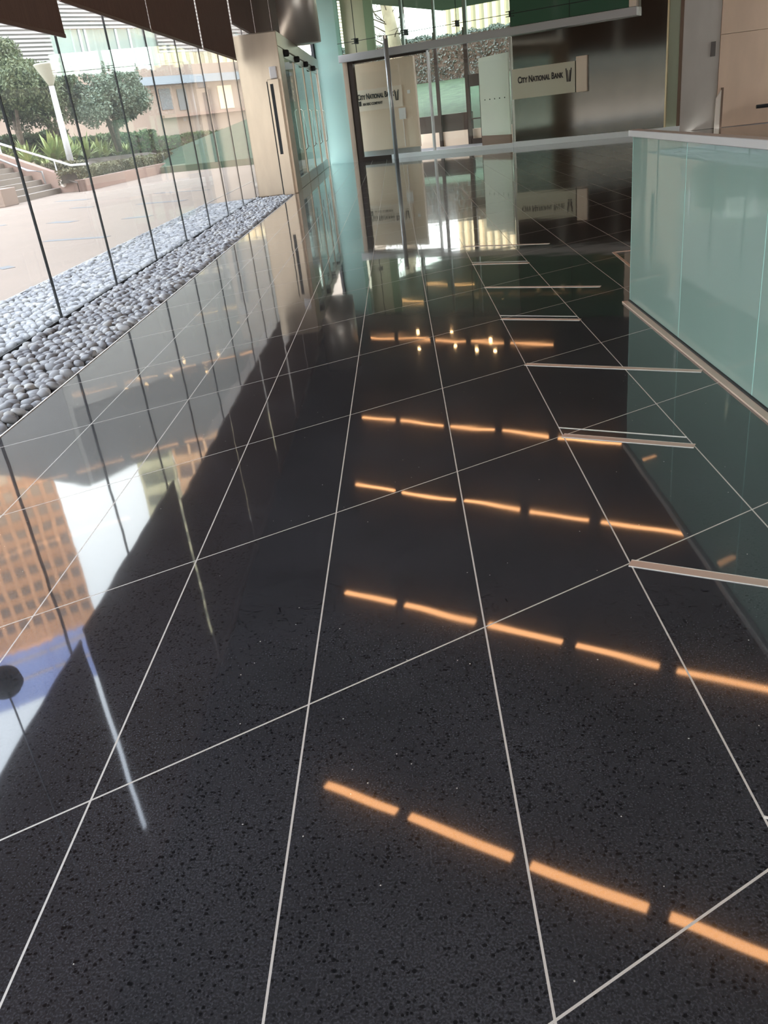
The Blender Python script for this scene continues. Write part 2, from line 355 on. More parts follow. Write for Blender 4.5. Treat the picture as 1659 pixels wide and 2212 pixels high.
struct('wall_green_jamb', MB().wall(5.18, 5.52, 0.05, 0.20, 0.18, CZ), M_PALEG)
struct('trim_42', MB().wall(5.52, 5.61, -0.06, 0.2, 0.0, CZ), M_BROWN)
struct('trim_43', MB().wall(-6.62, 4.26, -0.34, 0.04, 3.44, 3.68, 0.006), M_BAND)
struct('trim_44', MB().wall(4.02, 4.24, -0.34, 0.04, 3.685, CZ, 0.006), M_CREAM)
# upper glazing with point fixings
us = [s_aq, -5.84, -3.78, -1.81, 0.13, 2.13, 4.01]
for i, (a, b) in enumerate(zip(us, us[1:])):
    g_ = i >= 4
    w = struct('window_%d' % wn, MB().wall(a + 0.008, b - 0.008, -0.30, -0.285, 3.69, 4.05).wall(a + 0.008, b - 0.008, -0.30, -0.285, 4.07, CZ), M_GREENP if g_ else M_GLASSU); wn += 1
    MB().wall(a, b, -0.305, -0.28, 4.052, 4.068).wall(b - 0.0075, b + 0.0075, -0.305, -0.28, 3.69, CZ).build('silicone_joint', M_BLACK, w)
    if not g_:
        MB().wall(b - 0.14, b + 0.14, -0.35, -0.31, 3.98, 4.00).wall(b - 0.14, b + 0.14, -0.35, -0.31, 4.12, 4.14).wall(b - 0.02, b + 0.02, -0.36, -0.10, 3.97, 4.15).build('spider_fitting', M_BLACK, w)
# inner frame posts behind the upper glazing
for q, (px, py, wd) in enumerate([(797, 40, 0.34), (868, 50, 0.10), (937, 45, 0.09), (1004, 40, 0.13)]):
    s_, _ = wsz(px, py, 0.25)
    struct('trim_%d' % (50 + q), MB().wall(s_ - wd / 2, s_ + wd / 2, 0.2, 0.3, 3.5, CZ), M_BAND if q else M_PALEG)
struct('wall_upper_left_panel', MB().wall(s_aq, wsz(790, 60, 0.25)[0], 0.2, 0.3, 3.5, CZ), M_CREAM)

# ---- right-hand stone walls past the railing
RO = wpt(5.61, 0.0, 0); RD = Vector((math.cos(math.radians(-8)), math.sin(math.radians(-8)), 0))
def rs(px, py): 
    P = vpl(px, py, RO, RO + RD); return (P - RO).dot(RD), P.z
r1 = rs(1552, 140)[0]
struct('wall_grey_concrete', MB().fbox(RO, RD, 0.0, r1, -0.02, 0.3, 0, CZ), M_CONC)
z_ = rs(1600, 70)[1]
struct('wall_warm_stone', MB().fbox(RO, RD, r1 + 0.01, 8.0, -0.05, 0.3, 0, z_), M_CONCP)
struct('wall_warm_stone_upper', MB().fbox(RO, RD, r1 + 0.01, 8.0, -0.05, 0.3, z_ + 0.012, CZ), M_CONCP)

# ================================================================== OUTSIDE GROUND
struct('ground_plaza', MB().poly([(-140, -60), (-5.04, -60), (-5.04, 150), (-140, 150)], -0.35, -0.012), M_PLAZA)
struct('ground_plaza_far', MB().poly([(-5.03, wl(-5.03) + 1.0), (-2, wl(-2) + 0.5), (-2, 150), (-5.03, 150)], -0.35, -0.012), M_PLAZA)
struct('trim_60', MB().box((-5.05, 2, -0.2), (-5.02, 30, 0.0)), M_BAND)
struct('ground_plaza_strip', MB().poly([(-5.03, 22.3), (GX - 0.06, 22.3), (GX - 0.06, wl(GX)), (-5.03, wl(-5.03) + 1.0)], -0.3, -0.012), M_PLAZA)
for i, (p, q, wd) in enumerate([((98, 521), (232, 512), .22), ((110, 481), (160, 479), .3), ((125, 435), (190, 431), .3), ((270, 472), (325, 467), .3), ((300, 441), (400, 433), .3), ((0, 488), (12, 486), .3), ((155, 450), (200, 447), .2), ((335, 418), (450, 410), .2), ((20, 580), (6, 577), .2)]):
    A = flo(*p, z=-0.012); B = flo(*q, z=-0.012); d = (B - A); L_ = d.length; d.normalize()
    struct('trim_%d' % (70 + i), MB().fbox((A.x, A.y, 0), d, 0, L_, -wd / 2, wd / 2, -0.02, -0.006), M_PLAZA2)  # thin dark grey strips lying flat on the plaza

# ================================================================== LOBBY THINGS
# ---- glass balustrade on the right
RX = 1.73
ry = [6.60, 5.37, 4.14, 2.91, 1.68, 0.45]
rt = thing('glass_railing', 'frosted green glass railing with a grey steel cap along the right side', 'railing', (RX, 0.45, 0.0))
for i, (a, b) in enumerate(zip(ry, ry[1:])):
    g_ = MB().box((RX, b + 0.006, 0.02), (RX + 0.016, a - 0.006, 1.205)).build('glass_panel', M_RAILG, rt)
    MB().box((RX - 0.001, a - 0.0058, 0.02), (RX + 0.017, a - 0.001, 1.205)).build('glass_edge', M_EDGE, g_)
MB().box((RX - 0.03, 0.45, 1.207), (RX + 0.045, 6.62, 1.252), 0.004).build('cap_rail', M_BAND, rt)
MB().box((RX - 0.060, 0.45, 0.0), (RX - 0.014, 6.60, 0.012), 0.002).build('floor_channel', M_STRIP, rt)
MB().box((RX - 0.013, 0.45, 0.0), (RX + 0.04, 6.60, 0.018)).build('gasket', M_BLACK, rt)

# ---- blinds on the glass wall
BXp = -3.55
def blind(y0, y1, zb, label):
    t = thing('roller_blind', label, 'blind', (BXp, (y0 + y1) / 2, zb), group='brown roller blinds on the glass wall')
    MB().box((BXp - 0.004, y0, zb + 0.035), (BXp + 0.004, y1, CZ - 0.12)).build('fabric', M_BLIND, t)
    MB().box((BXp - 0.012, y0, zb), (BXp + 0.012, y1, zb + 0.04), 0.005).build('bottom_bar', M_BLINDB, t)
    MB().tube([(BXp, y0, CZ - 0.07), (BXp, y1, CZ - 0.07)], 0.055, 12).build('roller', M_BLINDB, t, smooth=True)
blind(2.80, 6.63, 2.74, 'brown roller blind nearest the camera, seen only mirrored in the floor')
blind(6.73, 10.44, 2.70, 'lowest hanging brown blind at the top left corner')
blind(10.55, 14.32, 3.06, 'brown blind just right of the lowest one, above the lamp post')
blind(14.37, 18.02, 3.06, 'brown blind second from the lowest one, left of the pale gap')
blind(18.17, 21.85, 3.06, 'narrow looking brown blind with its corner beside the steel door casing')
blind(22.08, 25.75, 3.82, 'raised brown blind behind the top of the steel casing')
blind(25.84, 29.6, 3.82, 'raised brown blind touching the round steel column')
blind(29.7, 33.5, 3.82, 'farthest raised brown blind, mostly behind the round steel column')

# ---- steel casing of the entrance (vestibule)
DX = -2.60
v = thing('entrance_casing', 'beige steel entrance casing at the end of the pebble bed', 'door surround', (-3.1, 28, 0))
MB().box((-3.62, 22.30, 0.0), (DX, 22.36, 3.60), 0.01).build('front_panel', M_STEELB, v)
MB().box((-3.62, 22.37, 3.30), (DX, 34.4, 3.62), 0.01).build('header', M_STEELB, v)
MB().box((DX - 0.10, 22.37, 0.0), (DX, 23.3, 3.29)).build('jamb', M_STEELB, v)
MB().box((DX - 0.10, 33.7, 0.0), (DX, 34.4, 3.29)).build('jamb', M_STEEL, v)
MB().box((DX - 0.30, 23.3, -0.0), (DX, 33.7, 0.012)).build('threshold', M_STEEL, v)
DY = [23.3, 25.9, 28.5, 31.1, 33.7]
for i, (a, b) in enumerate(zip(DY, DY[1:])):
    d = thing('glass_door', ['glass door leaf nearest the steel pylon', 'second glass door leaf from the steel pylon', 'third glass door leaf from the steel pylon', 'glass door leaf nearest the aqua glass wall'][i], 'door', (DX - 0.05, a, 0.02), group='glass entrance doors')
    MB().box((DX - 0.062, a + 0.12, 0.28), (DX - 0.045, b - 0.12, 3.12)).build('glass', M_DOORG, d)
    MB().box((DX - 0.075, a + 0.02, 0.02), (DX - 0.03, a + 0.12, 3.12), 0.004).build('stile', M_STEELB, d)
    MB().box((DX - 0.075, b - 0.12, 0.02), (DX - 0.03, b - 0.02, 3.12), 0.004).build('stile', M_STEELB, d)
    MB().box((DX - 0.08, a + 0.125, 0.02), (DX - 0.025, b - 0.125, 0.28), 0.004).build('bottom_rail', M_STEEL, d)
    MB().box((DX - 0.08, a + 0.02, 3.125), (DX - 0.025, b - 0.02, 3.28), 0.004).build('top_rail', M_STEEL, d)
    p = MB().lathe((DX + 0.02, a + 0.4, 3.14), [(0.07, 0), (0.09, 0.03), (0.09, 0.13), (0.06, 0.15)], 16).build('pivot', M_BLACK, d, smooth=True)
    MB().tube([(DX + 0.01, b - 0.3, 0.9), (DX + 0.07, b - 0.3, 0.95), (DX + 0.07, b - 0.3, 1.9), (DX + 0.01, b - 0.3, 1.95)], 0.018, 8).build('pull_handle', M_STEEL, d, smooth=True)
# notice on the doors
tag(MB().box((DX + 0.005, 31.3, 1.3), (DX + 0.012, 31.75, 1.75)).build('notice', M_WHITE), 'white notice fixed to the glass door beside the aqua glass wall', 'notice')
# pylon with the dark slot
t = thing('steel_pylon', 'slim beige steel post with a dark slot at the end of the pebbles', 'post', (-2.78, 22.1, 0))
MB().box((-2.93, 22.02, 0), (-2.66, 22.26, 2.60), 0.008).build('body', M_STEELB, t)
MB().box((-2.875, 22.010, 0.95), (-2.80, 22.018, 2.50)).build('slot', M_BLACK, t)
MB().box((-2.955, 22.03, 0), (-2.936, 22.25, 2.56)).build('side_seam', M_BLACK, t)
t = thing('alarm_box', 'small white box above the slotted steel post', 'alarm box', (-2.72, 22.28, 2.56))
MB().box((-2.86, 22.12, 2.61), (-2.69, 22.26, 2.87), 0.02).build('housing', M_WHITE, t)
# column above the casing
t = thing('steel_column', 'round steel column standing above the entrance casing', 'column', (-3.0, 26.5, 3.63))
xl_ = vpl(600, 40, (0, 27), (1, 27)).x; xr_ = vpl(690, 60, (0, 27), (1, 27)).x
MB().lathe(((xl_ + xr_) / 2, 27.0, 3.63), [((xr_ - xl_) / 2, 0), ((xr_ - xl_) / 2, 2.31)], 48).build('shaft', pbr('satin_column_steel', (0.70, 0.64, 0.58), 0.42, 0.75), t, smooth=True)
# grey post behind the window
s_, _ = wsz(845, 220, -0.5)
t = thing('round_post', 'slim round grey post in front of the bank window', 'post', wpt(s_, -0.5, 0))
MB().lathe(wpt(s_, -0.5, 0), [(0.085, 0.0), (0.085, 3.95)], 18).build('shaft', M_BAND, t, smooth=True)
MB().lathe(wpt(s_, -0.5, 3.951), [(0.11, 0.0), (0.11, 0.10)], 18).build('head', M_STEEL, t)

# ---- ceiling lights
kq = (CZ - 0.045 + 1.55) / 5.55
segs = [(-1.24, -0.544), (-0.463, 0.413), (0.517, 1.348), (1.45, 2.27), (2.39, 3.42), (3.53, 4.5)]
rows = [2.30, 5.74, 9.17, 12.63, 16.04, 22.75]
rown = ['row off the bottom of the photo', 'nearest mirrored row', 'second mirrored row', 'third mirrored row', 'fourth mirrored row', 'farthest mirrored row']
poss = ['leftmost', 'second from left', 'third from left', 'fourth from left', 'fifth from left', 'rightmost']
sl = -math.tan(math.radians(30.6))
rows += [25.53, 28.1, 31.1]; rown += ['first thin row past the end wall', 'second thin row past the end wall', 'last thin row past the end wall']
for r_, y0 in enumerate(rows):
    for q, (a, b) in enumerate(segs):
        if r_ == 5 and q > 4 or r_ > 5 and q > 3 or r_ == 7 and q > 1 or r_ == 8 and q < 2: continue
        hw = (0.06, 0.055, 0.05, 0.045, 0.04, 0.016, 0.018, 0.018, 0.018)[r_]; zq_ = CZ if r_ < 6 else CZ + 0.12
        A = Vector((a * kq, (y0 + (a + 1.24) * sl) * kq, 0)); B = Vector((b * kq, (y0 + (b + 1.24) * sl) * kq, 0))
        if r_ == 5 and (B.y > wl(B.x) - 0.5 or A.y > wl(A.x) - 0.5): continue
        if r_ > 5 and A.y < wl(A.x) + 1.6: A = A + (B - A) * 0.5
        d = B - A; L_ = d.length; d.normalize()
        t = thing('ceiling_light', 'long warm ceiling light, %s, %s' % (poss[q], rown[r_]), 'ceiling light', (A.x, A.y, CZ - 0.06), group='linear ceiling lights mirrored in the floor')
        MB().fbox((A.x, A.y, 0), d, 0.03, L_ - 0.03, -hw, hw, zq_ - 0.055, zq_ - 0.03, 0.006).build('diffuser', M_LAMP, t)
        MB().fbox((A.x, A.y, 0), d, 0.0, L_, -hw - 0.015, hw + 0.015, zq_ - 0.029, zq_ - 0.001).build('frame', M_BLACK, t)
# small downlights
kk = (CZ + 1.50) / 9.55
for i, (a, b) in enumerate([(0.178, 38.989), (1.77, 38.467), (0.141, 36.087), (1.77, 35.899), (2.627, 34.917), (3.358, 36.13), (3.37, 34.387)]):
    P = Vector((a * kk, b * kk, CZ))
    t = thing('downlight', 'small round warm downlight, %s' % ['far left of the two paired rows', 'far middle left', 'near left', 'near middle left', 'small one between pairs', 'far right', 'near right'][i], 'ceiling light', P, group='round downlights mirrored in the floor')
    MB().lathe((P.x, P.y, CZ - 0.05), [(0.075, 0.0), (0.075, 0.049)], 20).build('can', M_BLACK, t)
    MB().lathe((P.x, P.y, CZ - 0.062), [(0.05, 0.0), (0.055, 0.011)], 16).build('lens', M_SPOT, t)
# added black ball on a rod, for an unidentified dark mirrored shape
P = CAM + (lambda d: Vector((d.x, d.y, -d.z)) * 1)(ray(9, 1474)) * 0
dd = ray(9, 1474); tt = 4.3 / dd.length
G = Vector((dd.x * tt, dd.y * tt, -1.55 - dd.z * tt * 1.0)); G = Vector((dd.x * tt, dd.y * tt, -(1.55 + dd.z * tt)))
t = thing('black_ball', 'black round ball on a rod mirrored at the left edge of the floor', 'ball', G)
bmq = MB(); bmesh.ops.create_icosphere(bmq.bm, subdivisions=4, radius=0.082)
for v_ in bmq.bm.verts: v_.co = G + v_.co * (1 + 0.05 * noise.noise(v_.co * 25)); 
bmq.build('shade', M_BLACK, t, smooth=True)
MB().tube([(G.x, G.y, G.z + 0.08), (G.x, G.y, CZ)], 0.005, 6).build('rod', M_BLACK, t)

# ---- signs and lettering
def text_mesh(body, height, P, D, mtl, parent, name='lettering', smallcaps=False, depth=0.006, width=None):
    """lettering standing on baseline point P, reading along D"""
    cu = bpy.data.curves.new(name, 'FONT'); cu.body = body; cu.size = height; cu.extrude = depth
    cu.offset = 0.006 * height / 0.2
    if smallcaps:
        cu.small_caps_scale = 0.78
        for i, ch in enumerate(body):
            if ch.islower(): cu.body_format[i].use_small_caps = True
    tmp = bpy.data.objects.new('tmp', cu); C.objects.link(tmp)
    dg = bpy.context.evaluated_depsgraph_get(); me = bpy.data.meshes.new_from_object(tmp.evaluated_get(dg))
    bpy.data.objects.remove(tmp); bpy.data.curves.remove(cu)
    xs = [v.co.x for v in me.vertices]; sc = (width / (max(xs) - min(xs))) if width else 1.0; x0 = min(xs)
    N = Vector((D.y, -D.x, 0)); off = wloc(parent)
    for v in me.vertices:
        c = v.co; v.co = Vector(P) + D * ((c.x - x0) * sc) + Vector((0, 0, c.y)) + N * c.z - off
    me.materials.clear(); me.materials.append(mtl)
    o = bpy.data.objects.new(name, me); C.objects.link(o); o.parent = parent; return o
def logo(O, D, h, mtl, parent):
    """two leaning ladder rails with rungs"""
    N = Vector((D.y, -D.x, 0)); mb = MB()
    def bar(x0, z0, x1, z1, w_):
        a = Vector(O) + D * x0 + Vector((0, 0, z0)); b = Vector(O) + D * x1 + Vector((0, 0, z1)); e_ = D * (w_ / 2); n = N * 0.008
        mb.hexa([a - e_, a + e_, a + e_ + n, a - e_ + n, b - e_, b + e_, b + e_ + n, b - e_ + n])
    bar(0.10 * h, 0, 0.0, h, 0.09 * h); bar(0.20 * h, 0, 0.12 * h, h * 0.86, 0.05 * h)
    bar(0.34 * h, 0, 0.44 * h, h, 0.09 * h); bar(0.26 * h, 0, 0.33 * h, h * 0.86, 0.05 * h)
    return mb.build('logo', mtl, parent)

# cream partition and bank sign behind the window
OF = 0.9
a0, _ = wsz(762, 230, OF); a1, _ = wsz(899, 215, OF)
zt = wsz(892, 120, OF)[1]; zb = wsz(905, 308, OF)[1]
t = thing('cream_partition', 'tall cream partition wall behind the left bank window', 'partition', wpt((a0 + a1) / 2, OF, 0.0))
MB().wall(a0 - 0.4, a1, OF, OF + 0.15, 0.30, zt, 0.004).build('panel', M_CREAM, t)
MB().wall(a0 - 0.38, a1 - 0.02, OF + 0.03, OF + 0.12, 0.0, 0.30).build('base', M_BAND, t)
OS = OF - 0.05
b0, zl = wsz(768, 240, OS); b1, zu = wsz(867, 183, OS); zl = wsz(869, 230, OS)[1]
t = thing('bank_sign', 'white bank sign board on the cream partition', 'sign', wpt(b0, OS, zl))
MB().wall(b0, b1, OS, OS + 0.045, zl, zu, 0.003).build('board', M_SIGN, t)
c0 = wsz(773, 217, OS)[0]; c1 = wsz(852, 208, OS)[0]; zc = wsz(773, 217, OS)[1]
text_mesh('City National Bank', 0.27, wpt(c0, OS - 0.008, zc), WD, M_INK, t, smallcaps=True, width=c1 - c0)
d0, zd = wsz(784, 229, OS); d1 = wsz(827, 224, OS)[0]
text_mesh('AN RBC COMPANY', 0.13, wpt(d0, OS - 0.008, zd), WD, M_INK, t, width=d1 - d0)
e0, ze = wsz(776, 229, OS); mb = MB(); mb.wall(e0, e0 + 0.11, OS - 0.010, OS - 0.002, ze - 0.02, ze + 0.15, 0.003); mb.build('shield', M_INK, t)
f0, zf = wsz(854, 217, OS); logo(wpt(f0, OS - 0.002, zf), WD, 0.36, M_INK, t)
g0, zg = wsz(863, 258, OS); g1, zg1 = wsz(875, 232, OS)
t = thing('notice_box', 'small white box with a wire below on the cream partition', 'notice', wpt(g0, OS, zg))
MB().wall(g0, g1, OS, OS + 0.045, zg, zg1, 0.004).build('plate', M_WHITE, t)
MB().tube([wpt((g0 + g1) / 2, OS + 0.03, zg), wpt((g0 + g1) / 2, OS + 0.03, 0.35)], 0.012, 6).build('wire', M_BAND, t)
g0, zg = wsz(882, 198, OS)
t = thing('door_bell', 'tiny white switch on the cream partition right of the sign', 'switch', wpt(g0, OS, zg))
MB().wall(g0 - 0.06, g0 + 0.06, OS + 0.01, OS + 0.045, zg - 0.06, zg + 0.06, 0.01).build('plate', M_WHITE, t)

# frosted partition on the right behind the window
h0, _ = wsz(1038, 200, 1.6); h1, _ = wsz(1100, 180, 0.3)
A = wpt(h0, 1.6, 0); B = wpt(h1, 0.3, 0); d = (B - A); L_ = d.length; d.normalize()
zt_ = vpl(1098, 112, A, B).z; zb_ = 0.42
t = thing('white_partition', 'pale frosted partition screen behind the right bank window', 'partition', A)
MB().fbox(A, d, 0, L_, -0.03, 0.03, zb_, zt_).build('panel', pbr('frosted_white', (0.60, 0.66, 0.58), 0.3), t)
MB().fbox(A, d, 0.02, L_ - 0.02, -0.05, 0.05, 0.0, zb_ - 0.001).build('base', M_BROWN, t)
mb = MB()
for q in range(5): mb.lathe(A + d * (L_ * (0.18 + 0.17 * q)) + Vector((0, 0, 1.62)) + Vector((d.y, -d.x, 0)) * 0.035, [(0.02, -0.02), (0.02, 0.02)], 8)
mb.build('stud', M_BLACK, t, kind='stuff')

# sign on the steel wall
s0 = wsz(1109, 180)[0]; s1 = wsz(1244, 160)[0]; zl = wsz(1243, 199)[1]; zu = wsz(1245, 131)[1]
t = thing('bank_sign', 'pale glass bank sign mounted on the grey steel wall', 'sign', wpt(s0, -0.12, zl))
MB().wall(s0, s1, -0.12, -0.07, zl, zu, 0.004).build('board', M_SIGN2, t)
for sb in (s0 + 0.35, s1 - 0.35): MB().wall(sb - .05, sb + .05, -0.069, -0.02, zl + 0.2, zu - 0.2).build('bracket', M_STEEL, t)
c0, zc = wsz(1119, 180, -0.12); c1 = wsz(1217, 165, -0.12)[0]
text_mesh('City National Bank', 0.27, wpt(c0, -0.128, zc), WD, M_INK, t, smallcaps=True, width=c1 - c0)
f0, zf = wsz(1223, 177, -0.12); logo(wpt(f0, -0.121, zf), WD, 0.40, M_INK, t)
s2 = wsz(1247, 160)[0]; s3 = wsz(1271, 160)[0]
t = thing('sign_end_block', 'cream end block beside the glass bank sign', 'sign', wpt(s2, -0.12, wsz(1260, 198)[1]))
MB().wall(s2, s3, -0.16, -0.021, wsz(1260, 198)[1], wsz(1260, 120)[1], 0.02).build('block', M_CREAM, t)

# dark plate and slim post by the stone wall
p0, pz = rs(1540, 106)
t = thing('wall_plate', 'small dark plate on the grey concrete wall', 'plate', RO + RD * p0)
MB().fbox(RO, RD, p0 - 0.07, p0 + 0.07, -0.05, -0.021, pz - 0.2, pz + 0.2, 0.005).build('plate', M_DARK, t)
p0, pz = rs(1551, 190)
t = thing('slim_post', 'slim white post with a slanted top at the stone wall', 'post', RO + RD * p0)
N_ = Vector((-RD.y, RD.x, 0)); O_ = RO + RD * (p0) + N_ * -0.35
mb = MB(); w_ = 0.20; f_ = lambda a, n, z: O_ + RD * a + N_ * n + Vector((0, 0, z))
mb.hexa([f_(-w_ / 2, 0, 0), f_(w_ / 2 - .06, 0, 0), f_(w_ / 2 - .06, .1, 0), f_(-w_ / 2, .1, 0), f_(-w_ / 2, 0, pz - 0.28), f_(w_ / 2 - .06, 0, pz - 0.06), f_(w_ / 2 - .06, .1, pz - 0.06), f_(-w_ / 2, .1, pz - 0.28)]); mb.build('body', M_SIGN, t)
MB().fbox(O_, RD, w_ / 2 - .059, w_ / 2, -0.01, 0.11, 0, pz, 0.003).build('edge', M_BROWN, t)
p0, pz = rs(1650, 228)
t = thing('door_lever', 'black lever handle at the right edge of the stone wall', 'handle', RO + RD * p0)
MB().tube([RO + RD * (p0 - 0.28) + N_ * -0.25 + Vector((0, 0, pz)), RO + RD * (p0 + 0.5) + N_ * -0.25 + Vector((0, 0, pz))], 0.055, 8).build('lever', M_BLACK, t)
MB().lathe(RO + RD * (p0 + 0.5) + N_ * -0.25 + Vector((0, 0, 0)), [(0.04, 0), (0.04, pz)], 10).build('stand', M_BLACK, t)

# ================================================================== BEYOND THE END WALL
NW = lambda s, n, z=0: wpt(s, n, z)
struct('ground_terrace', MB().wall(-7.0, 22, 0.1, 9.5, -0.3, -0.01), M_PAVE)
t = thing('dark_planter', 'dark brown planter wall in front of the lawn', 'planter', NW(0, 6.4))
q0 = wsz(905, 270, 6.0)[0]; q1 = wsz(1012, 250, 6.0)[0]; zq = wsz(1000, 243, 6.0)[1]; zq2 = wsz(960, 285, 6.0)[1]
MB().wall(q0 - 3, q1, 6.0, 6.5, max(0.02, zq2), zq).build('wall', M_DARK, t)
MB().wall(q0 - 3, q1 + 2, 5.9, 6.55, -0.01, max(0.02, zq2) - 0.001).build('plinth', M_CREAM, t)
# glazed door leaf behind
q2 = wsz(1014, 200, 5.8)[0]; q3 = wsz(1042, 200, 5.8)[0]; q4 = wsz(1004, 200, 5.8)[0]
t = thing('garden_door', 'dark framed narrow glass door open to the lawn', 'door', NW(q2, 5.8))
mb = MB(); mb.wall(q2 - 0.13, q2 + 0.05, 5.7, 5.8, 0.0, 4.4).wall(q3 - 0.10, q3, 5.7, 5.8, 0.0, 2.65).wall(q2, q3, 5.7, 5.8, 0, 0.2).wall(q2, q3, 5.7, 5.8, 2.2, 2.65).wall(q2, q3, 5.7, 5.8, 0.95, 1.0)
mb.build('frame', M_DARK, t)
MB().wall(q2 + 0.05, q3 - 0.1, 5.74, 5.76, 1.0, 2.2).build('glass', M_DOORG, t)
q5 = wsz(948, 200, 5.9)[0]
t = thing('garden_post', 'dark brown slim post in front of the lawn', 'post', NW(q5, 5.9))
MB().wall(q5 - 0.08, q5 + 0.06, 5.8, 5.9, 0, 4.4).build('shaft', M_DARK, t)
# sloping lawn
fz = lambda n: 0.3 + (n - 6.6) * 0.16
P = [NW(-26, 6.6, 0.3), NW(26, 6.6, 0.3), NW(26, 24, fz(24)), NW(-26, 24, fz(24))]
mb = MB(); mb.hexa([p - Vector((0, 0, p.z + 0.3)) for p in P] + P); struct('ground_lawn', mb, M_LAWN)

def leaves(name, pts, size, m, parent, n_each=1, up=0.3):
    V = []; F = []
    for p in pts:
        n = Vector((random.gauss(0, 1), random.gauss(0, 1), random.gauss(0, 1) + up)).normalized()
        a = n.orthogonal().normalized(); a.rotate(Matrix.Rotation(random.uniform(0, 6.28), 3, n)); b = n.cross(a)
        s = size * random.uniform(0.6, 1.3); k_ = len(V)
        V += [p - a * s, p + b * s * 0.45 + n * s * 0.12, p + a * s, p - b * s * 0.45 + n * s * 0.12]; F += [(k_, k_ + 1, k_ + 2), (k_, k_ + 2, k_ + 3)]
    return mesh_obj(name, V, F, m, parent)
def hedge(name, label, corners, z0, z1, m, n, size, cat='hedge'):
    """leafy volume over a quad footprint"""
    c = [Vector((p[0], p[1], 0)) for p in corners]; ctr = sum(c, Vector()) / 4
    t = thing(name, label, cat, (ctr.x, ctr.y, z0))
    mb = MB(); sh = [ctr + (p - ctr) * 0.97 for p in c]
    mb.hexa([(p.x, p.y, z0) for p in sh] + [(p.x, p.y, z1 - size * 1.0) for p in sh]); mb.build('stems', M_SOIL, t)
    pts = []
    for _ in range(n):
        u, v = random.random(), random.random(); w_ = random.random(); z = z0 + (z1 - z0) * w_
        side = random.random()
        if side < 0.4: z = z1 - size * random.random()
        elif side < 0.75: v = random.choice((0, 0.04)) * random.random()
        elif side < 0.9: u = 1 - 0.03 * random.random()
        else: v = 1
        P_ = (c[0] * (1 - u) + c[1] * u) * (1 - v) + (c[3] * (1 - u) + c[2] * u) * v
        pts.append(P_ + Vector((random.gauss(0, size * .4), random.gauss(0, size * .4), z + random.gauss(0, size * .4) + 0.15 * noise.noise(P_ * 0.8) * (z1 - z0))))
    leaves('foliage', pts, size, m, t)
    return t
zA = fz(24)
hedge('tall_hedge', 'tall grey green hedge behind the lawn beyond the bank window', [NW(-26, 24), NW(26, 24), NW(26, 26), NW(-26, 26)], zA - 0.2, 5.6, pbr('grey_hedge', (0.12, 0.135, 0.12), 0.8, var=0.4, scale=2, col2=(0.19, 0.21, 0.18)), 60000, 0.10)

# ================================================================== LEFT COURT: stairs, planter, lamp, trees
PA = flo(189, 412); PB = flo(449, 351); zA_ = vpl(189, 386, PA, PB).z; zB_ = vpl(449, 333, PA, PB).z; pd = (PB - PA).normalized(); pn = Vector((-pd.y, pd.x, 0)) * 0.35
lo = lambda v, z: Vector((v.x, v.y, z))
QA = flo(163, 413); QD = Vector((-0.97, 0.24, 0)).normalized(); QB = QA + QD * 9.5
qz0 = vpl(160, 386, QA, QB).z; qz1 = vpl(0, 334, QA, QB); qs1 = (Vector((qz1.x, qz1.y, 0)) - QA).dot(QD); qsl = (qz1.z - qz0) / qs1
yc = lambda x: QA.y + (x - QA.x) * QD.y / QD.x - 0.02
SX = QA.x - 0.7
t = thing('stone_stair', 'broad beige stone stair rising to the left of the planter', 'stairs', (SX - 2, 36.0, 0))
XL = SX - 6.5
for i in range(8):
    xi = SX - 0.42 * i
    MB().poly([(XL, 33.9), (xi, 33.9), (xi, yc(xi)), (XL, yc(XL))], 0.21 * i + (0.001 if i else -0.01), 0.21 * (i + 1)).build('step', M_STEP, t)
t = thing('stair_side_block', 'low beige block at the near foot of the stair', 'low wall', (-16.5, 33.4, 0))
MB().box((-20.5, 32.6, -0.01), (-14.9, 33.88, 0.62), 0.02).build('block', M_PINK2, t)
t = thing('planter_wall', 'pink plaster planter wall with a sharp corner beside the stair', 'planter', (QA.x, QA.y, 0))
f_ = lambda x, y, z: Vector((x, y, z)); qn = Vector((-QD.y, QD.x, 0)); qn = qn if qn.y > 0 else -qn; qn = qn * 0.35
mb = MB(); mb.hexa([lo(QA, -.01), lo(QA + QD * 12, -.01), lo(QA + QD * 12 + qn, -.01), lo(QA + qn, -.01), lo(QA, qz0), lo(QA + QD * 12, qz0 + qsl * 12), lo(QA + QD * 12 + qn, qz0 + qsl * 12), lo(QA + qn, qz0)]); mb.build('sloping_side', M_PINK, t)
mb = MB(); mb.hexa([lo(QA, -.009), lo(PA, -.009), lo(PA + pn, -.009), lo(QA + qn, -.009), lo(QA, zA_), lo(PA, zA_), lo(PA + pn, zA_), lo(QA + qn, zA_)]); mb.build('corner_face', M_PINK, t)
mb = MB(); mb.hexa([lo(PA, -.01), lo(PB, -.01), lo(PB + pn, -.01), lo(PA + pn, -.01), lo(PA, zA_), lo(PB, zB_), lo(PB + pn, zB_), lo(PA + pn, zA_)]); mb.build('long_side', M_PINK, t)
rl = vpl(137, 396, QA, QB); MB().tube([rl - qn * 0.1, rl + qn * 0.02], 0.16, 16).build('round_light', M_SIGN, t)
PC = PA + pn * 1.1; PD_ = PB + pn * 1.1
QC = QA + QD * 12 + qn * 1.1; qa = QA + qn * 1.1
g1 = [lo(QC, 1.15), lo(qa, qz0 - .15), lo(PC, zA_ - .12), lo(PD_, zB_ - .15)]
mid = [lo(QC + qn * 9, 1.25), lo(qa + qn * 9 + QD * 1.0, 1.08), lo(PC + pn * 9 + pd * 3, 1.08), lo(PD_ + pn * 10, 1.05)]
far = [f_(-60, 60, 1.3), f_(-45, 78, 1.3)]
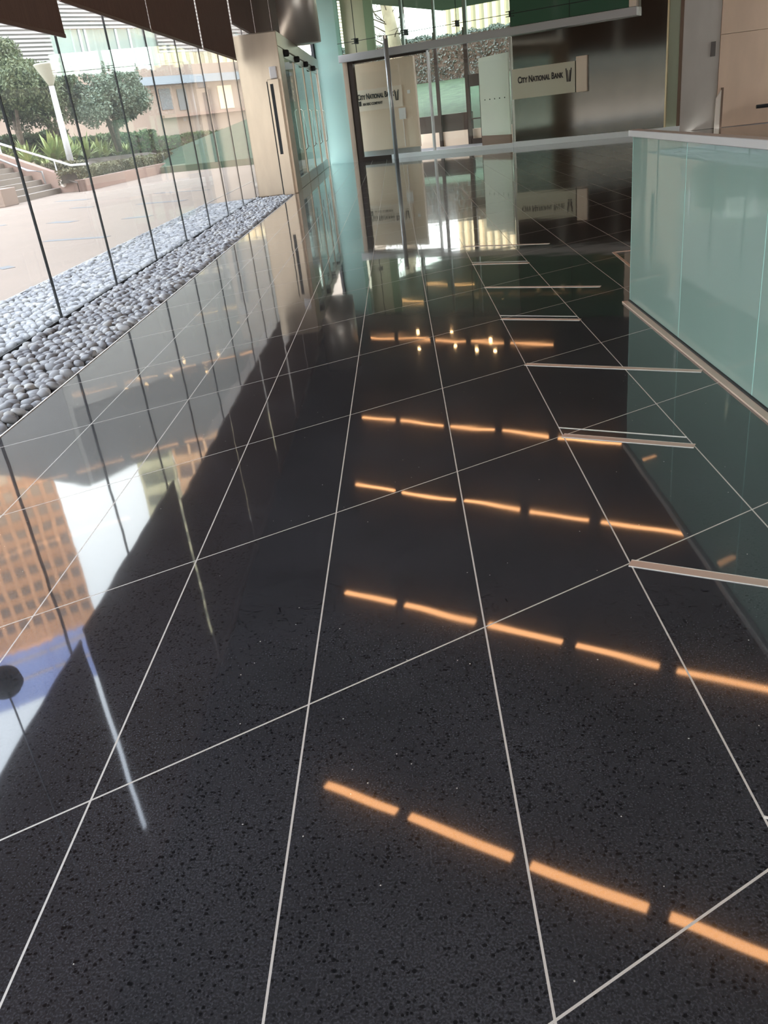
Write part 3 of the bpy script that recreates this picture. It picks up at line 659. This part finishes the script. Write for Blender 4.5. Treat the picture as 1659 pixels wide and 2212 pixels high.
bot = [lo(p, -.01) for p in g1]
V_ = g1 + mid + far + bot
mesh_obj('ground_planting_bed', V_, [(0, 1, 5, 4), (1, 2, 6, 5), (2, 3, 7, 6), (4, 5, 6), (4, 6, 7), (4, 7, 9), (4, 9, 8), (0, 4, 8), (10, 11, 1, 0), (11, 12, 2, 1), (12, 13, 3, 2)], M_SOIL, kind='structure')
# handrails
qp = lambda a, z: lo(QA + QD * a + qn * 0.5, z)
h0 = vpl(148, 358, QA, QB); h1 = vpl(0, 313, QA, QB); hs0 = (lo(h0, 0) - QA).dot(QD); hs1 = (lo(h1, 0) - QA).dot(QD)
t = thing('stair_handrail', 'white pipe handrail sloping along the top of the planter wall', 'handrail', qp(2, qz0))
MB().tube([qp(hs1 + 3, h1.z + (h1.z - h0.z) / (hs1 - hs0) * 3), qp(hs1, h1.z), qp(hs0, h0.z), qp(hs0 - 0.9, h0.z - 0.02)], 0.05, 8).build('rail', M_WHITE, t, smooth=True)
for a_ in (0.8, 3.4, 6.0): MB().tube([qp(a_, qz0 + qsl * a_ + 0.002), qp(a_, h0.z + max(0, a_ - hs0) * (h1.z - h0.z) / (hs1 - hs0))], 0.03, 6).build('post', M_WHITE, t)
qf = lambda px, py: vpl(px, py, QA - qn * 0.6, QB - qn * 0.6)
t = thing('stair_handrail', 'grey pipe handrail in front of the planter wall beside the steps', 'handrail', lo(qf(105, 428), 0))
MB().tube([qf(-30, 333), qf(0, 345), qf(60, 368), qf(90, 371), lo(qf(92, 372), 0.45)], 0.045, 8).build('rail', M_BAND, t, smooth=True)
t = thing('stair_handrail', 'grey pipe handrail at the left edge of the photo on the steps', 'handrail', (-18, 37, 0.5))
MB().tube([(-22, 37.4, 3.4), (-17.9, 37.4, 1.75), (-17.1, 37.4, 1.7)], 0.045, 8).build('rail', M_BAND, t, smooth=True)
MB().tube([(-17.2, 37.4, 0.75), (-17.2, 37.4, 1.7)], 0.035, 8).build('post', M_BAND, t)
MB().tube([(-18.4, 37.4, 1.2), (-18.4, 37.4, 1.9)], 0.035, 8).build('post', M_BAND, t)
# lamp post
def azp(px, py, dist):
    d = ray(px, py); h = math.hypot(d.x, d.y); return CAM + d * (dist / h)
L0 = azp(155, 357, 45); L1 = azp(113, 186, 45); L2 = azp(108, 152, 45)
t = thing('lamp_post', 'white lamp post with an upturned cone shade in front of the tree', 'lamp post', (L0.x, L0.y, 0.8))
MB().tube([(L0.x, L0.y, 0.8), (L0.x, L0.y, L1.z)], 0.16, 14, 0.12).build('pole', M_WHITE, t, smooth=True)
zz = L1.z
MB().lathe((L0.x, L0.y, zz + 0.001), [(0.10, 0), (0.15, 0.10), (0.55, 0.85), (0.56, 0.90), (0.50, 0.93)], 28).build('lamp_shade', pbr('lamp_shade', (0.50, 0.48, 0.38), 0.6), t, smooth=True)
MB().lathe((L0.x, L0.y, 0.75), [(0.24, 0), (0.24, 0.06)], 16).build('base', M_WHITE, t)

def tree(label, base, height, crown, m, nl, seed, leaf=0.20):
    rnd = random.Random(seed); base = Vector(base)
    t = thing('tree', label, 'tree', base)
    mb = MB(); tips = []
    for q in range(4):
        ang = rnd.uniform(0, 6.28) + q * 1.57
        tip = base + Vector((math.cos(ang) * crown * 0.45, math.sin(ang) * crown * 0.45, height * rnd.uniform(0.6, 0.8)))
        mid = base + Vector((math.cos(ang) * crown * 0.12, math.sin(ang) * crown * 0.12, height * 0.32))
        mb.tube([base + Vector((0.05 * q, 0, 0)), mid, (mid + tip) / 2 + Vector((rnd.uniform(-.2, .2), rnd.uniform(-.2, .2), 0)), tip], 0.13, 7, 0.03); tips.append((mid, tip))
        for w_ in range(3):
            f_ = rnd.uniform(0.4, 0.9); s_ = mid + (tip - mid) * f_
            e_ = s_ + Vector((rnd.uniform(-1, 1), rnd.uniform(-1, 1), rnd.uniform(0, .7))) * crown * 0.35; mb.tube([s_, e_], 0.04, 5, 0.01)
    mb.build('trunk', M_BARK, t, smooth=True)
    blobs = []
    for q in range(26):
        a = rnd.uniform(0, 6.28); r_ = crown * math.sqrt(rnd.random()) * 0.85; z = height * rnd.uniform(0.42, 0.93)
        blobs.append((base + Vector((math.cos(a) * r_, math.sin(a) * r_, z)), crown * rnd.uniform(0.22, 0.42)))
    pts = []
    for q in range(nl):
        c, r_ = blobs[q % len(blobs)]; n = Vector((rnd.gauss(0, 1), rnd.gauss(0, 1), rnd.gauss(0, 1))).normalized()
        pts.append(c + n * r_ * (0.55 + 0.5 * rnd.random()))
    leaves('foliage', pts, leaf, m, t)
def gp(px, dist): P = azp(px, 300, dist); return P.x, P.y
x_, y_ = gp(75, 50); tree('leafy green tree left of the lamp post', (x_ - .8, y_, 1.3), 5.6, 2.3, M_LEAF, 26000, 3, 0.10)
x_, y_ = gp(15, 54); tree('green tree cut by the left edge of the photo', (x_ - 1, y_, 1.5), 5.4, 2.2, M_LEAF, 18000, 5, 0.10)
x_, y_ = gp(120, 55); tree('darker tree behind the lamp post head', (x_, y_, 1.4), 4.9, 1.9, M_LEAF, 15000, 9, 0.10)
x_, y_ = gp(250, 56); tree('grey green tree right of the lamp post', (x_, y_, 1.3), 4.9, 2.2, pbr('grey_leaf', (0.13, 0.18, 0.11), 0.6, var=0.5, scale=1.2, col2=(0.28, 0.33, 0.23)), 22000, 11, 0.10)
# hedges
def hq(px0, d0, px1, d1, th=1.6):
    A = Vector((*gp(px0, d0), 0)); B = Vector((*gp(px1, d1), 0)); n = (B - A).normalized(); n = Vector((-n.y, n.x, 0)) * th
    if n.y < 0: n = -n
    return [A, B, B + n, A + n]
hedge('clipped_hedge', 'dark clipped hedge under the trees left of the lamp post', hq(-40, 56, 150, 57), 1.4, 2.8, M_HEDGE, 5000, 0.13)
hedge('clipped_hedge', 'dark hedge right of the lamp post behind the ferns', hq(155, 58, 338, 62), 0.9, 2.25, M_HEDGE, 5000, 0.13)
hedge('clipped_hedge', 'pale round hedge at the left edge of the photo', hq(-30, 50, 45, 50, 1.0), 1.3, 2.15, M_FERN, 1800, 0.11)
hedge('low_hedge', 'low brown green hedge along the planter wall', [lo(PA + pn * 1.2 + pd * 0.5, 0), lo(PB + pn * 1.2, 0), lo(PB + pn * 5, 0), lo(PA + pn * 4 + pd * 0.5, 0)], zA_ - 0.10, zA_ + 0.42, M_HEDGE2, 16000, 0.09)
hedge('low_hedge', 'low brown hedge on the slope beside the white handrail', [lo(QA + QD * 2.6 + qn * 1.3, 0), lo(QA + qn * 1.3 + QD * 0.3, 0), lo(QA + qn * 5 + QD * 0.3, 0), lo(QA + QD * 2.6 + qn * 5, 0)], 0.75, 1.15, M_HEDGE2, 3500, 0.09)
hedge('clipped_hedge', 'green hedge standing in for a reflection in the glass right of the planter', hq(335, 86, 560, 86), 0.0, 1.9, M_HEDGE, 9000, 0.13)  # added hedge, stands in for a green reflection in the glass
# ferns
def fern(x, y, z, r_, label, seed):
    rnd = random.Random(seed); V = []; F = []
    t = thing('fern', label, 'fern', (x, y, z), group='bright ferns in the planter')
    for q in range(34):
        a = rnd.uniform(0, 6.28); tilt = rnd.uniform(0.25, 1.1); L_ = r_ * rnd.uniform(0.7, 1.15); dr = Vector((math.cos(a), math.sin(a), 0)); sd = Vector((-dr.y, dr.x, 0)); prev = None
        for i in range(7):
            u = i / 6; p = Vector((x, y, z)) + dr * (L_ * u * math.sin(tilt)) + Vector((0, 0, L_ * (u * math.cos(tilt) * 1.15 - 0.5 * u * u * math.sin(tilt))))
            w_ = 0.075 * r_ * math.sin(math.pi * (0.12 + 0.88 * u)) + 0.004; k_ = len(V); V += [p - sd * w_, p + sd * w_]
            if prev is not None: F.append((prev, prev + 1, k_ + 1, k_))
            prev = k_
    mesh_obj('fronds', V, F, M_FERN, t)
fl = ['leftmost fern by the white handrail', 'small fern next to the leftmost fern', 'big bright fern left of the lamp post', 'bright fern touching the lamp post on the left', 'fern just behind the lamp post base', 'yellow green fern right of the lamp post', 'fern second to the right of the lamp post', 'rightmost of the larger ferns', 'low fern among the brown hedge', 'fern at the far right end of the bed', 'lowest fern above the handrail end']
for i, (px, dd_, zz_, rr) in enumerate([(48, 46, 1.25, 1.1), (72, 47, 1.1, .8), (105, 47, 1.15, 1.5), (130, 48, 1.15, 1.4), (152, 49, 1.15, 1.3), (178, 49.5, 1.15, 1.25), (204, 51.5, 1.15, 1.1), (222, 54, 1.15, 1.0), (246, 57, 1.1, .8), (268, 59, 1.1, .8), (85, 44.5, 0.95, .6)]):
    x_, y_ = gp(px, dd_); fern(x_, y_, zz_, rr, fl[i], 40 + i)

# ---- building opposite with ribbed upper volume
FO = Vector((-32.4, 71.8, 0)); FD = Vector((0.65, 0.76, 0)).normalized(); FL = Vector((-0.906, 0.423, 0)).normalized()
def fs(px, py):
    P = vpl(px, py, FO, FO + FD); return (P - FO).dot(FD), P.z
bt = thing('opposite_building', 'building across the plaza with beige walls and grey ribbed upper storeys', 'building', (FO.x, FO.y, 0))
TOPZ = 27.3; n0a, n0b = fs(127, 150)[0], fs(345, 110)[0]
zW = fs(240, 146)[1]          # top of beige wall under the opening
zR = fs(243, 61)[1]
MB().fbox(FO, FD, -0.0, 46, 0.3, 1.2, -0.02, zW).build('lower_wall', M_PINK2, bt)
MB().fbox(FO, -FL, -34, 0.0, -1.2, -0.3, -0.02, zW).build('side_wall', M_PINK2, bt)
def ribs(O, D, s0, s1, z0, z1, sgn, name, pitch=0.30):
    mb = MB(); z = z0
    mb.fbox(O, D, s0, s1, *( (0.12, 0.3) if sgn > 0 else (-0.3, -0.12)), z0, z1); back = mb.build('cladding_backing', M_RIBD, bt)
    mb = MB()
    while z < z1:
        mb.fbox(O, D, s0, s1, *((0.0, 0.11) if sgn > 0 else (-0.11, 0.0)), z, z + pitch * 0.55); z += pitch
    mb.build(name, M_RIB, bt)
ribs(FO, FD, 0, n0a, zW - 0.3, zR, 1, 'ribbed_cladding')
ribs(FO, FD, n0b, 46, zW + 1.0, zR, 1, 'ribbed_cladding')
ribs(FO, FD, 0, 46, zR + 0.01, TOPZ, 1, 'ribbed_cladding')
ribs(FO, -FL, -34, 0, zW, TOPZ, -1, 'ribbed_cladding')
MB().poly([tuple((FO + FD * 0.3)[:2]), tuple((FO + FD * 45.5)[:2]), tuple((FO + FD * 45.5 + FL * 3)[:2]), tuple((FO + FL * 33)[:2])], zR + 9, TOPZ - 0.02).build('upper_volume', M_RIBD, bt)
# glazing in the opening
mb = MB()
for px in (183, 196, 262, 290, 322): s_ = fs(px, 110)[0]; mb.fbox(FO, FD, s_ - 0.10, s_ + 0.10, 0.2, 0.4, zW, zR)
mb.build('opening_posts', M_BAND, bt)
MB().fbox(FO, FD, n0a, n0b, 0.28, 0.30, zW, zR).build('opening_glass', glass('pale_opening_glass', (0.85, 0.92, 0.90), 1.5, haze=0.6, hazecol=(0.50, 0.60, 0.57)), bt)
# blue grey canopy, recessed windows
c0 = fs(290, 170)[0]; c1 = fs(520, 160)[0]; zc0 = fs(300, 187)[1]; zc1 = fs(280, 170)[1]
MB().fbox(FO, FD, c0, c1 + 14, -0.6, 0.29, zc0, zc1).build('canopy', pbr('blue_grey_metal', (0.30, 0.34, 0.38), 0.5), bt)
for p, q, m_ in [((345, 192), (378, 235), M_PLAZA2), ((384, 192), (412, 236), M_PLAZA2), ((472, 185), (510, 232), M_WARMW)]:
    a_, zt_ = fs(*p); b_, zb_ = fs(*q); MB().fbox(FO, FD, a_, b_, 0.22, 0.299, zb_, zt_).build('window', m_, bt)
a_, z1_ = fs(355, 280); b_, z2_ = fs(440, 245)
MB().fbox(FO, FD, fs(350, 240)[0], 40, -0.25, 0.299, fs(400, 245)[1] - .25, fs(400, 245)[1]).build('ledge', M_PINK, bt)

# ---- long low building along the plaza, behind the camera's left shoulder (mirrored in the steel wall)
t = thing('plaza_building', 'long beige building beside the plaza, mirrored in the grey steel wall', 'building', (-50, -30, 0))
MB().box((-62, -95, -0.01), (-46, 12, 24)).build('body', pbr('grey_beige_facade', (0.28, 0.25, 0.21), 0.8, var=0.1, scale=0.2), t)
for k_ in range(5): MB().box((-45.99, -94, 3.0 + k_ * 4.3), (-45.8, 11, 5.2 + k_ * 4.3)).build('window_band', pbr('dark_band_glass', (0.06, 0.07, 0.07), 0.2) if k_ == 0 else bpy.data.materials['dark_band_glass'], t)
# ---- towers behind
def tower(label, px_l, px_r, dist, z1, face, m_wall, m_win, floors_h, win_frac, bays, seed=0, depth=22, turn=0.0, pier=0.12):
    """box tower; px_l / px_r are azimuths in degrees of the near face"""
    A = Vector((math.sin(math.radians(px_l)), math.cos(math.radians(px_l)), 0)) * dist
    B = Vector((math.sin(math.radians(px_r)), math.cos(math.radians(px_r)), 0)) * (dist * (1 + turn))
    D = (B - A); L_ = D.length; D.normalize()
    t = thing('tower', label, 'building', ((A + B) / 2).to_tuple())
    MB().fbox(A, D, 0, L_, 0.0, depth, 0, z1).build('body', m_wall, t)
    z = 4.0; n = 0
    zs = []
    while z + floors_h < z1: zs.append(z); z += floors_h
    zs = [q for q in zs if q > dist * 0.22 - 4] if dist > 60 else zs
    for z in zs:
        MB().fbox(A, D, 0.5, L_ - 0.5, -0.12, -0.001, z, z + floors_h * win_frac).fbox(A, D, L_ + 0.001, L_ + 0.12, 0.5, depth - .5, z, z + floors_h * win_frac).build('window_band', m_win, t)
    for q in range(bays + 1):
        s_ = L_ * q / bays; w_ = L_ / bays * pier
        MB().fbox(A, D, max(0, s_ - w_), min(L_, s_ + w_), -0.45, -0.121, 0, z1).build('pier', m_wall, t)
    return t, A, D, L_
M_TOR = pbr('orange_stone', (0.46, 0.27, 0.17), 0.7, var=0.15, scale=0.15)
M_TWIN = pbr('tower_glass_brown', (0.13, 0.10, 0.09), 0.2)
M_TBLUE = pbr('blue_tower_glass', (0.17, 0.26, 0.62), 0.5, var=0.10, scale=0.08)
M_TBAND = pbr('tan_tower_band', (0.42, 0.36, 0.34), 0.7)
M_TGRN = pbr('pale_green_concrete', (0.50, 0.52, 0.38), 0.7)
M_TGWIN = pbr('green_tower_glass', (0.06, 0.09, 0.075), 0.4)
M_TTAN = pbr('tan_concrete', (0.62, 0.42, 0.27), 0.7)
M_TYEL = pbr('cream_concrete', (0.74, 0.70, 0.50), 0.7)
tower('orange brown stone tower mirrored at the left of the floor', -34.5, -26.6, 150, 150 * math.tan(math.radians(28.5)), 0, M_TOR, M_TWIN, 3.6, 0.55, 9, depth=16, pier=0.16)
tower('tall blue glass tower mirrored above the orange one', -37, -27.2, 185, 185 * math.tan(math.radians(31.9)), 0, M_TBLUE, M_TBAND, 5.2, 0.12, 3, depth=16, pier=0.02)
tower('pale green tower with long dark window bands', -21.0, -18.45, 152, 152 * math.tan(math.radians(32)), 0, M_TGRN, M_TGWIN, 4.6, 0.50, 2, depth=8, pier=0.01)
tower('tan tower with wide balconies beside the green tower', -18.4, -14.9, 152, 152 * math.tan(math.radians(27)), 0, M_TTAN, M_TWIN, 4.6, 0.52, 3, depth=8, pier=0.08)
tower('cream tower with close vertical piers', -14.85, -8.0, 153, 153 * math.tan(math.radians(24)), 0, M_TYEL, M_TGWIN, 4.2, 0.6, 16, depth=8, pier=0.25)
# tower beyond the end wall
tower('white and yellow office tower above the bank window', 3.6, 10.5, 110, 60, 0, pbr('white_concrete', (0.36, 0.32, 0.22), 0.7), pbr('grey_tower_window', (0.09, 0.11, 0.11), 0.3), 3.3, 0.5, 14, depth=20, pier=0.22)
# eucalyptus trunk and bare twigs beyond the upper window
def azpt(px, py, dist): return azp(px, py, dist)
b0_ = azpt(852, 95, 48); b1_ = azpt(838, 30, 48)
t = thing('bare_tree', 'pale bare tree trunk seen through the upper window', 'tree', (b0_.x, b0_.y, 3))
dv = (b1_ - b0_); low = b0_ - dv * 2.0; hi = b1_ + dv * 3
MB().tube([low, b0_, b1_, hi], 0.42, 12, 0.25).build('trunk', pbr('pale_bark', (0.52, 0.42, 0.30), 0.8, var=0.2, scale=2), t, smooth=True)
rnd = random.Random(5); mb = MB()
for q in range(46):
    s_ = low + (hi - low) * rnd.uniform(0.2, 0.8); e_ = s_ + Vector((rnd.uniform(-2.6, 0.8), rnd.uniform(-1, 1), rnd.uniform(-0.2, 2.2)))
    mb.tube([s_, (s_ + e_) / 2 + Vector((rnd.uniform(-.3, .3), 0, rnd.uniform(-.3, .3))), e_], 0.045, 5, 0.012)
    for w_ in range(3):
        g_ = s_ + (e_ - s_) * rnd.uniform(.4, .95); mb.tube([g_, g_ + Vector((rnd.uniform(-.7, .7), rnd.uniform(-.4, .4), rnd.uniform(-.6, .8)))], 0.02, 4, 0.006)
mb.build('twigs', M_BARK, t)

# ================================================================== PEBBLES
def pebble_mesh(seed, sub=3):
    rnd = random.Random(seed); bm = bmesh.new(); bmesh.ops.create_icosphere(bm, subdivisions=sub, radius=1.0)
    ax, ay, az = 1.0, rnd.uniform(0.68, 0.9), rnd.uniform(0.48, 0.66); o = Vector((seed * 3.1, 0, 0))
    for v in bm.verts:
        c = v.co.copy(); k_ = 1 + 0.13 * noise.noise(c * 1.1 + o); v.co = Vector((c.x * ax, c.y * ay, c.z * az)) * k_
    me = bpy.data.meshes.new('pebble'); bm.to_mesh(me); bm.free(); me.materials.append(M_PEB)
    me.polygons.foreach_set('use_smooth', [True] * len(me.polygons)); return me
near = [pebble_mesh(s) for s in range(9)]
lowm = [pebble_mesh(s + 20, 2) for s in range(6)]
lowd = [([v.co.copy() for v in me.vertices], [tuple(p.vertices) for p in me.polygons]) for me in lowm]
rnd = random.Random(11); spots = []
def lay(x0, x1, y0, y1, step, zc, jit):
    y = y0; row = 0
    while y < y1:
        x = x0 + (step * 0.5 if row % 2 else 0)
        while x < x1:
            spots.append((min(max(x + rnd.uniform(-jit, jit), x0), x1), y + rnd.uniform(-jit, jit), zc + rnd.uniform(-0.014, 0.022), rnd.uniform(0.040, 0.064), rnd.uniform(0, 6.28), rnd.uniform(-.35, .35), rnd.uniform(-.35, .35))); x += step
        y += step * 0.86; row += 1
lay(-3.60, -2.72, 4.2, 22.0, 0.088, -0.022, 0.018)
lay(-3.60, -2.72, 4.2, 16.0, 0.110, -0.062, 0.02)
lay(-4.97, -3.75, 6.5, 22.0, 0.090, -0.022, 0.018)
lay(-4.97, -3.75, 6.5, 14.0, 0.120, -0.062, 0.02)
def vis(p):
    d = Vector(p[:3]) - CAM; z = d.dot(FW)
    if z <= 0: return False
    X = 829.5 + FPX * d.dot(RT) / z; return -15 < X < 1659
spots = [s for s in spots if s[1] > 4.2]
top = [s for s in spots if s[0] > -3.65 and s[2] > -0.045 and vis(s)]
top.sort(key=lambda s: (Vector(s[:3]) - CAM).length)
ind = set(top[:300])
for s in top[:300]:
    o = bpy.data.objects.new('pebble', rnd.choice(near)); C.objects.link(o)
    o.location = s[:3]; o.rotation_euler = (s[5], s[6], s[4]); k_ = s[3] * 1.0; o.scale = (k_, k_, k_)
    tag(o, 'smooth grey river pebble at the near end of the bed inside the glass wall', 'pebble', 'river pebbles in the bed')
def heap(name, sel, label):
    V = []; F = []
    from mathutils import Euler
    for s in sel:
        vs_, fs_ = lowd[rnd.randrange(6)]; R_ = Euler((s[5], s[6], s[4])).to_matrix(); k_ = len(V); T_ = Vector(s[:3])
        V += [T_ + (R_ @ v) * s[3] for v in vs_]; F += [tuple(i + k_ for i in f) for f in fs_]
    mesh_obj(name, V, F, M_PEB, None, smooth=True, label=label, cat='pebbles', kind='stuff')
heap('pebble_bed', [s for s in spots if s[0] > -3.65 and s not in ind and vis(s)], 'bed of grey river pebbles between the black floor and the glass wall')
heap('pebble_bed', [s for s in spots if s[0] < -3.65 and vis(s)], 'bed of grey river pebbles outside the glass wall beside the plaza')
